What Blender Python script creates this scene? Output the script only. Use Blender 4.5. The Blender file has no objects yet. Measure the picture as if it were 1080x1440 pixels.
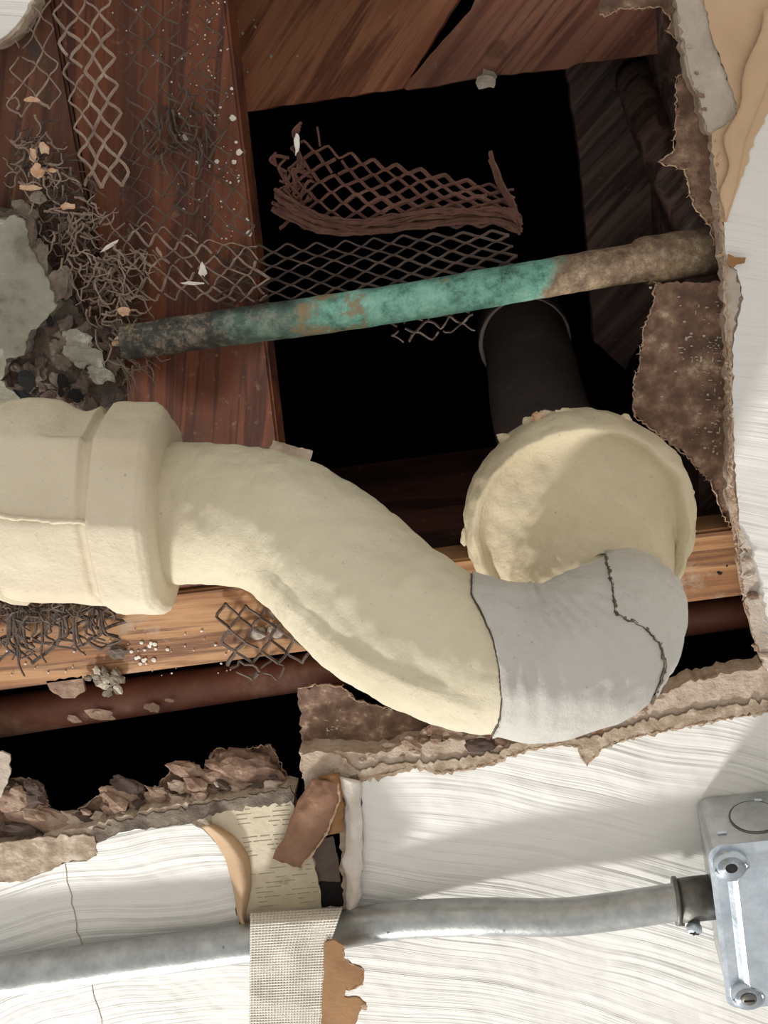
import bpy, bmesh, math, random
from mathutils import Vector, Matrix, noise
from mathutils.geometry import tessellate_polygon
random.seed(7)
# ------------------------------------------------------------------ camera
W, H, F = 1080, 1440, 1400.0
CZ = 1.9                      # camera height; painted ceiling face is 0.50 m above it
VPX, VPY = 700.0, 150.0       # where straight up lies in the frame
U = Vector(((VPX-540)/F, (720-VPY)/F, -1)).normalized()
XA = (Vector((1, 0, 0)) - U*U.x).normalized()
YA = U.cross(XA)
# world +x is right in the photo, world +y is down in the photo
ROT = Matrix((XA, YA, U))     # camera axes -> world axes
CAM = Vector((0, 0, CZ))
def ray(px, py): return ROT @ Vector(((px-540)/F, (720-py)/F, -1))
def P(px, py, z):             # point on the horizontal plane z metres above the camera
    d = ray(px, py); return CAM + d*(z/d.z)
def PD(px, py, w):            # point at depth w along the optical axis
    return CAM + ray(px, py)*w
def depth(p): return -(ROT.transposed() @ (p-CAM)).z
sc = bpy.context.scene
COL = sc.collection
cd = bpy.data.cameras.new('camera'); cam = bpy.data.objects.new('camera', cd); COL.objects.link(cam)
cd.sensor_fit = 'HORIZONTAL'; cd.sensor_width = 36; cd.lens = F/W*36; cd.clip_start = 0.01
cam.matrix_world = Matrix.Translation(CAM) @ ROT.to_4x4()
sc.camera = cam
# ------------------------------------------------------------------ light
wd = bpy.data.worlds.new('room_air'); sc.world = wd; wd.use_nodes = True
bg = wd.node_tree.nodes['Background']; bg.inputs[0].default_value = (1.0, .965, .92, 1); bg.inputs[1].default_value = .76
def area(name, loc, target, sx, sy, power, col):
    l = bpy.data.lights.new(name, 'AREA'); l.shape = 'RECTANGLE'; l.size = sx; l.size_y = sy; l.energy = power; l.color = col
    o = bpy.data.objects.new(name, l); COL.objects.link(o); o.location = loc
    o.rotation_euler = (Vector(target)-Vector(loc)).to_track_quat('-Z', 'Y').to_euler(); return o
area('work_lamp', (-.85, 2.80, CZ-.74), (.05, .1, CZ+.5), .36, .26, 84, (1, .98, .95))
sc.view_settings.view_transform = 'Standard'; sc.view_settings.look = 'None'
sc.view_settings.gamma = 1; sc.view_settings.use_curve_mapping = False
sc.view_settings.exposure = 0.0
# ------------------------------------------------------------------ materials
def lin(c):
    return tuple((v/255/12.92 if v/255 <= .04045 else ((v/255+.055)/1.055)**2.4) for v in c)+(1,)
class NM:
    def __init__(s, name, rough=.7, metal=0.0):
        s.m = bpy.data.materials.new(name); s.m.use_nodes = True; s.t = s.m.node_tree; s.n = s.t.nodes
        s.b = s.n['Principled BSDF']; s.b.inputs['Roughness'].default_value = rough; s.b.inputs['Metallic'].default_value = metal
        s.tc = s.n.new('ShaderNodeTexCoord')
        s.geo = s.n.new('ShaderNodeNewGeometry'); s.co = s.geo.outputs['Position']
    def lk(s, a, b): s.t.links.new(a, b)
    def mapping(s, rot=(0, 0, 0), scale=(1, 1, 1), loc=(0, 0, 0)):
        # rotate first, then scale
        m0 = s.n.new('ShaderNodeMapping'); s.lk(s.co, m0.inputs[0]); m0.inputs['Rotation'].default_value = rot
        m = s.n.new('ShaderNodeMapping'); s.lk(m0.outputs[0], m.inputs[0]); m.inputs['Scale'].default_value = scale; m.inputs['Location'].default_value = loc
        return m.outputs[0]
    def noise(s, scale, detail=6, rough=.6, vec=None, dist=0):
        n = s.n.new('ShaderNodeTexNoise'); n.inputs['Scale'].default_value = scale; n.inputs['Detail'].default_value = detail
        n.inputs['Roughness'].default_value = rough; n.inputs['Distortion'].default_value = dist
        s.lk(vec or s.co, n.inputs['Vector']); return n.outputs['Fac']
    def ramp(s, fac, stops, interp='LINEAR'):
        r = s.n.new('ShaderNodeValToRGB'); r.color_ramp.interpolation = interp; e = r.color_ramp.elements
        while len(e) < len(stops): e.new(.5)
        for k, (p, c) in enumerate(stops): e[k].position = p; e[k].color = lin(c) if len(c) == 3 else c
        s.lk(fac, r.inputs[0]); return r.outputs[0]
    def bw(s, fac, a, b): return s.ramp(fac, [(a, (0, 0, 0, 1)), (b, (1, 1, 1, 1))])
    def mix(s, fac, a, b):
        m = s.n.new('ShaderNodeMix'); m.data_type = 'RGBA'
        s.lk(fac, m.inputs[0])
        for v, i in ((a, 6), (b, 7)):
            if isinstance(v, tuple): m.inputs[i].default_value = lin(v) if len(v) == 3 else v
            else: s.lk(v, m.inputs[i])
        return m.outputs[2]
    def math(s, op, a, b=None, c=None):
        m = s.n.new('ShaderNodeMath'); m.operation = op
        for i, v in enumerate((a, b, c)):
            if v is None: continue
            if isinstance(v, (int, float)): m.inputs[i].default_value = v
            else: s.lk(v, m.inputs[i])
        return m.outputs[0]
    def bump(s, h, dist=.001, strength=1.0, prev=None):
        b = s.n.new('ShaderNodeBump'); b.inputs['Distance'].default_value = dist; b.inputs['Strength'].default_value = strength
        s.lk(h, b.inputs['Height'])
        if prev: s.lk(prev, b.inputs['Normal'])
        return b.outputs[0]
    def done(s, col=None, nrm=None, rough=None):
        if col is not None:
            if isinstance(col, tuple): s.b.inputs['Base Color'].default_value = lin(col)
            else: s.lk(col, s.b.inputs['Base Color'])
        if nrm: s.lk(nrm, s.b.inputs['Normal'])
        if rough: s.lk(rough, s.b.inputs['Roughness'])
        return s.m
def mottled(name, stops, scale=60, rough=.85, bumpd=.001, bscale=300, metal=0, detail=8):
    m = NM(name, rough, metal); n = m.noise(scale, detail, .65)
    return m.done(m.ramp(n, stops), m.bump(m.noise(bscale, 6, .65), bumpd))
def white_paint():
    m = NM('troweled white paint', .62)
    # trowel arcs: rings round scattered centres
    d = m.n.new('ShaderNodeVectorMath'); d.operation = 'DISTANCE'; m.lk(m.co, d.inputs[0]); d.inputs[1].default_value = P(560, 2050, .5)
    dd = m.math('ADD', d.outputs['Value'], m.math('MULTIPLY', m.noise(4.0, 2), .06))
    cx = m.n.new('ShaderNodeCombineXYZ'); m.lk(dd, cx.inputs[0])
    fine = m.noise(150, 3, .6, vec=cx.outputs[0])
    broad = m.noise(70, 2, .5, vec=cx.outputs[0])
    amp = m.bw(m.noise(14, 3), .35, .65)
    h = m.math('MULTIPLY', m.math('ADD', m.math('MULTIPLY', fine, .8), m.math('MULTIPLY', broad, .6)), m.math('ADD', m.math('MULTIPLY', amp, .8), .3))
    nb = m.bump(h, .0042, 1.0); nb = m.bump(m.noise(300, 3), .00025, .5, nb)
    col = m.ramp(m.noise(7, 5), [(.3, (214, 211, 204)), (.7, (226, 224, 219))])
    return m.done(col, nb)
def wood(name, a, b, c, ang, fine=1.0, rough=.7, bumpd=.0012, wet=None):
    m = NM(name, rough)
    ang = -ang; v = m.mapping(rot=(0, 0, ang), scale=(5, 95*fine, 30))
    g = m.noise(1.0, 6, .62, vec=v, dist=.25)
    v2 = m.mapping(rot=(0, 0, ang), scale=(2.2, 26*fine, 12), loc=(3, 1, 2)); g2 = m.noise(1.0, 3, .5, vec=v2, dist=.8)
    s = m.math('ADD', m.math('MULTIPLY', g, .5), m.math('MULTIPLY', g2, .5))
    col = m.ramp(s, [(.38, c), (.46, a), (.52, b), (.57, c), (.62, a)])
    col = m.mix(m.math('MULTIPLY', m.bw(m.noise(150, 6, .75), .60, .68), .35), col, (176, 150, 128))
    if wet: col = m.mix(m.bw(m.noise(wet[0], 6, .7), wet[1], wet[1]+.12), col, wet[2])
    return m.done(col, m.bump(s, bumpd))
def jacket(name, a, b, dirt=(150, 128, 95), bumpd=.0012):
    m = NM(name, .6)
    col = m.ramp(m.noise(16, 7, .62), [(.32, b), (.62, a)])
    spk = m.bw(m.noise(420, 3, .6), .66, .74)
    col = m.mix(m.math('MULTIPLY', spk, .45), col, dirt)
    st = m.bw(m.noise(22, 12, .85), .60, .70); col = m.mix(m.math('MULTIPLY', st, .45), col, dirt)
    nb = m.bump(m.noise(45, 4, .5), bumpd*1.8, .6); nb = m.bump(m.noise(300, 8, .75), .0011, .9, nb)
    return m.done(col, nb)
M = {}
M['paint'] = white_paint()
M['gypsum'] = mottled('broken gypsum', [(.3, (150, 128, 108)), (.5, (186, 166, 146)), (.7, (205, 190, 172))], 70, .95, .003, 160)
M['gypsum_grey'] = mottled('exposed grey gypsum', [(.3, (165, 150, 135)), (.7, (203, 190, 174))], 50, .95, .002, 190)
M['paper'] = mottled('brown backing paper', [(.32, (84, 62, 50)), (.48, (112, 86, 70)), (.58, (140, 112, 92)), (.66, (190, 164, 138))], 85, .9, .0016, 260, detail=10)
M['tan_paper'] = mottled('tan facing paper', [(.3, (178, 146, 112)), (.7, (206, 176, 140))], 9, .75, .0012, 60)
M['edge_paper'] = mottled('frayed edge paper', [(.32, (132, 112, 92)), (.5, (168, 148, 126)), (.66, (204, 190, 170))], 90, .9, .0016, 260, detail=10)
M['gypsum_pale'] = mottled('pale torn gypsum', [(.3, (196, 184, 172)), (.7, (222, 214, 204))], 60, .9, .0016, 200)
M['flap_paper'] = mottled('torn brown flap paper', [(.3, (118, 84, 64)), (.6, (146, 110, 86)), (.75, (182, 152, 126))], 45, .9, .0008, 300)
M['ochre_paper'] = mottled('ochre brown paper', [(.3, (128, 90, 52)), (.7, (154, 114, 72))], 30, .85, .0006, 200)
M['grey_paper'] = mottled('grey brown paper', [(.3, (88, 74, 66)), (.7, (118, 102, 92))], 40, .9, .0006, 200)
M['fibre'] = mottled('torn paper fibre', [(.3, (165, 132, 104)), (.7, (205, 178, 150))], 120, .95, .001, 500)
M['wood_red'] = wood('red brown framing wood', (102, 54, 30), (120, 66, 38), (68, 34, 20), math.radians(97), 1.1, wet=(26, .60, (74, 54, 40)))
M['wood_red_far'] = wood('dusty red framing wood', (108, 66, 46), (132, 86, 60), (70, 42, 30), math.radians(105), 1, wet=(30, .55, (84, 66, 54)))
M['wood_plank'] = wood('diagonal subfloor wood', (178, 112, 78), (204, 138, 98), (136, 80, 54), math.radians(-52), .8)
M['wood_plank2'] = wood('darker diagonal subfloor wood', (134, 84, 66), (160, 108, 84), (92, 54, 42), math.radians(-50), 1.1)
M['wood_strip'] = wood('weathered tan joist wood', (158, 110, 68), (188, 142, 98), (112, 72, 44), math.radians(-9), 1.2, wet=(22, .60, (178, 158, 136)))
M['wood_deep'] = wood('dark stained joist wood', (84, 50, 40), (104, 64, 50), (50, 30, 24), math.radians(-7), .7)  # brown darkened for the shade on the joist's side face
M['wood_dark'] = wood('dark grey joist wood', (84, 64, 56), (116, 94, 84), (48, 34, 30), math.radians(-50), 1.0)
M['dark'] = mottled('soot dark boards', [(.3, (20, 17, 16)), (.7, (34, 28, 26))], 12, .95)  # near black: the darkness of the unlit void put into the colour
M['iron'] = mottled('black cast iron', [(.3, (66, 58, 53)), (.6, (86, 76, 70)), (.8, (120, 108, 98))], 38, .75, .0008, 240)
M['iron_ring'] = mottled('dusty iron lip', [(.3, (170, 156, 146)), (.7, (210, 198, 186))], 60, .9)  # much paler than the iron around it
M['rust'] = mottled('rusty lath', [(.3, (72, 44, 34)), (.6, (98, 64, 50)), (.8, (128, 98, 82))], 120, .85)
M['rust_dark'] = mottled('dark rusty lath', [(.3, (70, 56, 48)), (.7, (110, 92, 80))], 90, .8)
M['dusty'] = mottled('dusty grey lath', [(.3, (122, 100, 86)), (.6, (158, 138, 122)), (.8, (200, 184, 166))], 90, .9)
M['jacket'] = jacket('cream pipe plaster', (225, 214, 186), (212, 200, 169))
M['jacket_hub'] = jacket('warm cream hub plaster', (226, 213, 186), (214, 199, 170))
M['jacket_collar'] = jacket('cream collar plaster', (222, 208, 176), (204, 188, 154), bumpd=.0018)
M['tape'] = jacket('white vinyl tape', (206, 203, 194), (196, 192, 182), (140, 130, 112), .0006)
M['tape'].node_tree.nodes['Principled BSDF'].inputs['Roughness'].default_value = .36
M['seam'] = mottled('grimy tape edge', [(.3, (60, 54, 40)), (.7, (120, 110, 90))], 200, .9)  # dark line colour along the tape edges
M['copper_brown'] = mottled('brown copper pipe', [(.3, (84, 46, 34)), (.55, (112, 68, 50)), (.76, (150, 118, 100))], 22, .55, .0004, 300, .15)
M['compound'] = mottled('cream joint compound', [(.3, (196, 182, 156)), (.62, (216, 204, 180)), (.72, (170, 168, 140))], 42, .9, .001, 150)
M['net'] = mottled('glass fibre net', [(.3, (224, 218, 204)), (.7, (242, 238, 228))], 200, .7)
M['net_back'] = mottled('clogged tape compound', [(.3, (200, 194, 182)), (.7, (232, 228, 218))], 60, .9, .0006)
M['old_paint'] = mottled('grey green flaking plaster', [(.36, (116, 112, 98)), (.46, (144, 141, 124)), (.58, (154, 152, 137)), (.62, (190, 188, 176))], 42, .8, .002, 90, detail=10)
M['rubble'] = mottled('grey crumbled mortar', [(.3, (74, 64, 56)), (.5, (112, 98, 86)), (.7, (150, 138, 122))], 55, .95, .004, 150)
M['rubble_tan'] = mottled('tan crumbled gypsum', [(.3, (120, 92, 74)), (.5, (152, 124, 104)), (.72, (186, 164, 144))], 70, .95, .003, 200)
M['rubble_dark'] = mottled('dark crumbled gypsum', [(.3, (62, 48, 42)), (.7, (104, 84, 74))], 60, .95, .003, 200)
M['white_dot'] = mottled('white paint fleck', [(.3, (214, 202, 188)), (.7, (238, 230, 220))], 90, .7)
M['black'] = mottled('black void of a punched hole', [(.3, (8, 8, 8)), (.7, (14, 14, 14))], 20, .9)  # black painted in for the shade inside holes, slots, pits and gaps
M['fleck_orange'] = mottled('peeling orange shellac', [(.3, (186, 128, 88)), (.7, (228, 204, 174))], 120, .8)
def galv(name, a, b, rough=.38):
    m = NM(name, rough, .85)
    col = m.ramp(m.noise(60, 8, .7), [(.3, a), (.7, b)])
    return m.done(col, m.bump(m.noise(300, 4), .0002), m.ramp(m.noise(45, 6), [(.3, (90, 90, 90, 1)), (.31, (rough-.06,)*3+(1,)), (.7, (rough+.14,)*3+(1,))]))
M['galv'] = galv('galvanised conduit steel', (150, 152, 152), (190, 192, 190))
M['galv_box'] = galv('galvanised box steel', (160, 164, 164), (196, 200, 200), .34)
M['galv_cover'] = galv('bright zinc cover', (172, 182, 190), (206, 214, 222), .3)
M['cast'] = galv('dull cast zinc', (84, 82, 78), (128, 126, 120), .5)
def patina():
    m = NM('corroded green copper', .62, .1)
    n = m.noise(85, 12, .82); big = m.noise(17, 5, .6)
    green = m.ramp(m.noise(75, 12, .82), [(.34, (48, 66, 58)), (.43, (96, 148, 130)), (.53, (132, 190, 170)), (.62, (160, 206, 188)), (.68, (222, 228, 216))])
    brown = m.ramp(n, [(.36, (84, 64, 48)), (.48, (132, 110, 88)), (.58, (172, 150, 122)), (.68, (214, 200, 180))])
    dark = m.ramp(n, [(.38, (34, 34, 32)), (.5, (66, 66, 58)), (.6, (138, 128, 112)), (.68, (176, 150, 126))])
    sx = m.n.new('ShaderNodeSeparateXYZ'); m.lk(m.co, sx.inputs[0])
    x = m.math('ADD', sx.outputs[0], m.math('MULTIPLY', m.math('SUBTRACT', big, .5), .16))
    xa, xb, xc = P(430, 440, .49).x, P(700, 400, .5).x, P(745, 395, .5).x
    mr = m.n.new('ShaderNodeMapRange'); m.lk(x, mr.inputs[0]); mr.inputs[1].default_value = P(300, 460, .49).x; mr.inputs[2].default_value = xa
    c = m.mix(mr.outputs[0], dark, green)
    mr2 = m.n.new('ShaderNodeMapRange'); m.lk(x, mr2.inputs[0]); mr2.inputs[1].default_value = xb; mr2.inputs[2].default_value = xc
    c = m.mix(mr2.outputs[0], c, brown)
    c = m.mix(m.math('MULTIPLY', m.bw(m.noise(30, 8, .75), .56, .60), .85), c, (156, 132, 98))
    return m.done(c, m.bump(m.noise(160, 8, .7), .0016))
M['patina'] = patina()
# ------------------------------------------------------------------ object helpers
def thing(name, label, cat, loc, group=None):
    o = bpy.data.objects.new(name, None); COL.objects.link(o); o.location = loc; o.empty_display_size = .02
    o['label'] = label; o['category'] = cat
    if group: o['group'] = group
    return o
def obj(name, bm, mat, parent=None, smooth=False, label=None, kind=None, origin=None):
    me = bpy.data.meshes.new(name)
    base = Vector((0, 0, 0))
    if parent:
        p = parent
        while p: base += p.location; p = p.parent
    elif origin: base = Vector(origin)
    bmesh.ops.recalc_face_normals(bm, faces=bm.faces)
    bm.transform(Matrix.Translation(-base)); bm.to_mesh(me); bm.free()
    me.materials.append(mat)
    if smooth: me.polygons.foreach_set('use_smooth', [True]*len(me.polygons))
    o = bpy.data.objects.new(name, me); COL.objects.link(o)
    if parent: o.parent = parent
    elif origin: o.location = origin
    if label: o['label'] = label
    if kind: o['kind'] = kind
    return o
def tag(o, label, cat, group=None):
    o['label'] = label; o['category'] = cat
    if group: o['group'] = group
    return o
def jag(poly, amp=3.0, step=9.0, closed=True, seed=0, frame=True):
    """roughen a pixel outline; long edges far off the frame are left coarse"""
    r = random.Random(seed); out = []
    n = len(poly)
    for i in range(n if closed else n-1):
        a, b = poly[i], poly[(i+1) % n]; L = math.dist(a[:2], b[:2])
        k = max(1, int(L/step))
        if max(abs(a[0]-540), abs(b[0]-540)) > 900 or max(abs(a[1]-720), abs(b[1]-720)) > 1200: k = 1
        dx, dy = (b[0]-a[0])/max(L, 1e-6), (b[1]-a[1])/max(L, 1e-6)
        for j in range(k):
            t = j/k; o = 0 if (j == 0) else r.gauss(0, .5)*amp
            out.append((a[0]+(b[0]-a[0])*t-dy*o, a[1]+(b[1]-a[1])*t+dx*o))
    if not closed: out.append(poly[-1][:2])
    return out
def slab(poly, z, t, mat, name, parent=None, holes=None, warp=None, jam=3.0, step=8.0, seed=0, origin=None, label=None, curl=None, zt=0):
    """sheet with a px outline at height z, thickness t upwards; curl(px,py)->dz"""
    loops = [jag(poly, jam, step, True, seed)]
    for k, h in enumerate(holes or []): loops.append(jag(h, jam, step, True, seed+k+1))
    L3 = [[P(x, y, z) + Vector((0, 0, (curl(x, y) if curl else 0))) for x, y in lp] for lp in loops]
    tris = tessellate_polygon(L3 if not curl else [[Vector((v.x, v.y, 0)) for v in lp] for lp in L3])
    flat = [v for lp in L3 for v in lp]
    bm = bmesh.new()
    lo = [bm.verts.new(v) for v in flat]; hi = [bm.verts.new(v+Vector((0, 0, t))) for v in flat]
    for a, b, c in tris:
        try: bm.faces.new((lo[a], lo[b], lo[c])); bm.faces.new((hi[c], hi[b], hi[a]))
        except ValueError: pass
    s = 0
    for lp in L3:
        n = len(lp)
        for i in range(n):
            j = (i+1) % n
            try: bm.faces.new((lo[s+i], lo[s+j], hi[s+j], hi[s+i]))
            except ValueError: pass
        s += n
    return obj(name, bm, mat, parent, label=label, origin=origin)
def sheet(fn, nu, nv, t, mat, name, parent=None, smooth=True, origin=None, label=None):
    """curved sheet from fn(u,v)->world point, thickened away from the camera"""
    bm = bmesh.new()
    g = [[Vector(fn(i/nu, j/nv)) for j in range(nv+1)] for i in range(nu+1)]
    f = [[bm.verts.new(p) for p in row] for row in g]
    k = [[bm.verts.new(p+(p-CAM).normalized()*t) for p in row] for row in g]
    for i in range(nu):
        for j in range(nv):
            bm.faces.new((f[i][j], f[i+1][j], f[i+1][j+1], f[i][j+1])); bm.faces.new((k[i][j], k[i][j+1], k[i+1][j+1], k[i+1][j]))
    for i in range(nu):
        for j in (0, nv): bm.faces.new((f[i][j], f[i+1][j], k[i+1][j], k[i][j]))
    for j in range(nv):
        for i in (0, nu): bm.faces.new((f[i][j], f[i][j+1], k[i][j+1], k[i][j]))
    return obj(name, bm, mat, parent, smooth=smooth, origin=origin, label=label)
def cr(pts, n):
    """Catmull-Rom through tuples"""
    q = [Vector(p) for p in pts]; q = [q[0]*2-q[1]] + q + [q[-1]*2-q[-2]]; out = []
    for i in range(1, len(q)-2):
        for j in range(n):
            t = j/n; a, b, c, d = q[i-1], q[i], q[i+1], q[i+2]
            out.append(.5*((2*b)+(c-a)*t+(2*a-5*b+4*c-d)*t*t+(3*b-3*c+d-a)*t**3))
    out.append(q[-2]); return out
def frames(c):
    out = []; side = None
    for i, p in enumerate(c):
        T = (c[min(i+1, len(c)-1)]-c[max(i-1, 0)]).normalized()
        if side is None: side = T.cross((CAM-p).normalized()).normalized()
        else: side = (side-T*side.dot(T)).normalized()
        out.append((T, side, side.cross(T)))    # third axis points to the camera at the start
    return out
def tube(bm, c, r, seg=12, caps=True, nz=0, fq=60, squash=1, seed=0.0):
    if not hasattr(r, '__len__'): r = [r]*len(c)
    fr = frames(c); rings = []
    for i, p in enumerate(c):
        T, s, f = fr[i]; ring = []
        for k in range(seg):
            a = 2*math.pi*k/seg; d = s*math.cos(a)+f*math.sin(a)*squash; q = p+d*r[i]
            if nz: q = q+d*nz*(noise.noise(q*fq+Vector((seed, 0, 0)))+.5*noise.noise(q*fq*2.7))
            ring.append(bm.verts.new(q))
        rings.append(ring)
    for a, b in zip(rings, rings[1:]):
        for k in range(seg): bm.faces.new((a[k], a[(k+1) % seg], b[(k+1) % seg], b[k]))
    if caps:
        bm.faces.new(rings[0]); bm.faces.new(rings[-1][::-1])
    return rings
def pxtube(pts, n=6, seg=24, **k):
    """pts (px,py,z,r_px) -> bmesh"""
    c = cr([(*P(a, b, z), r) for a, b, z, r in pts], n) if False else cr4([(P(a, b, z), r) for a, b, z, r in pts], n)
    bm = bmesh.new(); tube(bm, [x[0] for x in c], [x[1]*depth(x[0])/F for x in c], seg, **k); return bm
def cr4(pr, n):
    v = cr([Vector(p) for p, r in pr], n); m = cr([Vector((r, 0, 0)) for p, r in pr], n)
    return [(a, b.x) for a, b in zip(v, m)]
def box_from(quad, z, h, mat, name, parent=None, bev=.0015, origin=None, label=None):
    """board: px quad on plane z, height h upwards, softened arrises"""
    b = [P(x, y, z) for x, y in quad]
    bm = bmesh.new(); lo = [bm.verts.new(v) for v in b]; hi = [bm.verts.new(v+Vector((0, 0, h))) for v in b]
    bm.faces.new(lo); bm.faces.new(hi[::-1])
    for i in range(4): bm.faces.new((lo[i], lo[(i+1) % 4], hi[(i+1) % 4], hi[i]))
    bmesh.ops.recalc_face_normals(bm, faces=bm.faces)
    L = max(e.calc_length() for e in bm.edges)
    bmesh.ops.bevel(bm, geom=bm.edges[:], offset=bev, segments=2, affect='EDGES')
    return obj(name, bm, mat, parent, origin=origin, label=label)
def chunk(px, py, z, sx, sy, mat, name, parent, seed, hz=.6, ang=0, origin=None, sub=2, sharp=.45, label=None):
    bm = bmesh.new(); bmesh.ops.create_icosphere(bm, subdivisions=sub, radius=1)
    c = P(px, py, z); w = depth(c)/F
    for v in bm.verts:
        d = v.co.copy(); k = 1+sharp*noise.cell(d*1.6+Vector((seed*3.1, 0, 0)))*.5+sharp*noise.noise(d*1.7+Vector((seed*7.3, 1, 2)))+.18*noise.noise(d*5+Vector((seed, 9, 0)))
        d *= k; x, y = d.x*sx*w, d.y*sy*w
        v.co = c+Vector((x*math.cos(ang)-y*math.sin(ang), x*math.sin(ang)+y*math.cos(ang), d.z*min(sx, sy)*w*hz))
    return obj(name, bm, mat, parent, origin=origin or None, label=label)
def rim(line, z, mat, parent, w=.0007, seed=0, name='torn_edge'):
    """frayed fibre along a torn edge"""
    r = random.Random(seed); bm = bmesh.new()
    pts = jag(line, 2.5, 4, False, seed); c = [P(x, y, z)+Vector((0, 0, r.uniform(-.0006, .0006))) for x, y in pts]
    tube(bm, c, [w*r.uniform(.15, .9)*(1.7 if r.random() < .12 else 1) for _ in c], 5)
    for p in c:
        for _ in range(2):
            if r.random() < .45:
                d = Vector((r.gauss(0, 1), r.gauss(0, 1), r.gauss(0, .5))).normalized()*r.uniform(.0006, .0019)
                tube(bm, [p, p+d], [w*.5, w*.15], 3)
    return obj(name, bm, mat, parent, kind='stuff')
# ------------------------------------------------------------------ ceiling (the broken plasterboard)
ceil = None
skin_hole = [(-70,1245),(2,1240),(37,1238),(94,1213),(122,1211),(136,1203),(134,1187),(175,1170),(228,1164),(269,1158),(285,1166),(301,1183),(316,1205),(326,1234),
 (334,1255),(332,1286),(340,1317),(352,1334),(400,1312),(480,1298),(492,1290),(500,1284),(507,1240),(511,1180),(506,1100),(545,1088),(580,1078),(618,1086),(652,1082),(700,1070),(740,1054),
 (790,1045),(812,1050),(826,1074),(845,1052),(900,1034),(960,1022),(1020,1011),(1085,1000),(1092,970),(1080,945),(1066,900),(1050,830),(1041,745),(1032,640),(1030,560),(1032,470),(1046,420),
 (1036,380),(1020,372),(1018,312),(1045,240),(1050,215),(1080,150),(1125,60),(1140,-90),(40,-90),(44,0),(30,25),(10,48),(0,55),(-70,70)]
outer = [(-1500,-1200),(2400,-1200),(2400,2300),(-1500,2300)]
OUT = [(-1.3, -1.4), (1.3, -1.4), (1.3, 1.2), (-1.3, 1.2)]
def ring_slab(hole, z, t, mat, name, parent, seed, amp, step, kind=None):
    h = jag(hole, amp, step, True, seed)
    L3 = [[Vector((x, y, CZ+z)) for x, y in OUT], [P(x, y, z) for x, y in h]]
    tris = tessellate_polygon(L3); flat = L3[0]+L3[1]; bm = bmesh.new()
    lo = [bm.verts.new(v) for v in flat]; hi = [bm.verts.new(v+Vector((0, 0, t))) for v in flat]
    for a, b, c in tris: bm.faces.new((lo[a], lo[b], lo[c])); bm.faces.new((hi[c], hi[b], hi[a]))
    s = 0
    for lp in L3:
        n = len(lp)
        for i in range(n): bm.faces.new((lo[s+i], lo[s+(i+1) % n], hi[s+(i+1) % n], hi[s+i]))
        s += n
    return obj(name, bm, mat, parent)
ceil = ring_slab(skin_hole, .4985, .0015, M['paint'], 'ceiling', None, 3, 2.2, 7)
ceil['kind'] = 'structure'; ceil['label'] = 'white plasterboard ceiling with trowelled swirls and a large broken hole'
core_hole = [(-65,1215),(0,1195),(40,1186),(90,1168),(135,1160),(200,1140),(280,1126),(340,1120),(402,1108),(415,1112),(409,1135),(425,1170),(440,1200),(452,1278),(482,1276),(478,1180),(470,1140),(440,1090),
 (424,1095),(420,1058),(470,1056),(530,1060),(575,1045),(640,1040),(690,1052),(740,1046),(830,1012),(900,992),(960,962),(1020,948),(1078,938),(1062,900),(1046,832),(1036,750),(1024,700),(1026,600),(1024,500),
 (1016,372),(1008,292),(1003,192),(992,185),(984,150),(966,100),(955,40),(948,-80),(50,-80),(48,2),(34,30),(12,54),(0,62),(-65,80)]
core = ring_slab(core_hole, .5001, .0125, M['gypsum'], 'gypsum_core', ceil, 11, 3.5, 6)
# brown backing paper left behind the broken core
papers = [
 [(843,-80),(843,20),(850,24),(870,12),(930,10),(945,30),(938,45),(970,65),(968,95),(952,110),(950,190),(945,215),(925,228),(962,238),(975,290),(1000,320),(1004,345),(1040,345),(1040,200),(1010,80),(1000,-80)],
 [(922,397),(918,430),(905,460),(900,510),(890,545),(892,585),(930,615),(965,640),(1000,680),(1015,720),(1040,760),(1050,700),(1050,397)],
 [(419,968),(455,962),(480,965),(500,985),(560,1000),(620,1015),(680,1035),(760,1040),(835,1012),(900,982),(940,977),(980,955),(1010,940),(1040,932),(1085,928),(1100,1010),(830,1080),(430,1110)],
 [(-60,1080),(15,1095),(45,1096),(60,1108),(72,1142),(92,1152),(148,1112),(165,1098),(215,1118),(228,1096),(265,1070),(285,1086),(305,1052),(330,1057),(380,1047),(392,1070),(412,1108),(412,1150),(200,1190),(-60,1240)]]
for k, pl in enumerate(papers):
    zc = .5128
    cu = None
    slab(pl, zc, .0008, M['paper'], 'backing_paper', ceil, jam=3, step=5, seed=20+k, label='brown paper backing torn at its edge')
for k, ln in enumerate([papers[0][1:17], papers[1][0:11], papers[2][0:15], papers[3][0:17]]):
    rim(ln, .5122, M['fibre'], ceil, .0005, 40+k)
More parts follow.
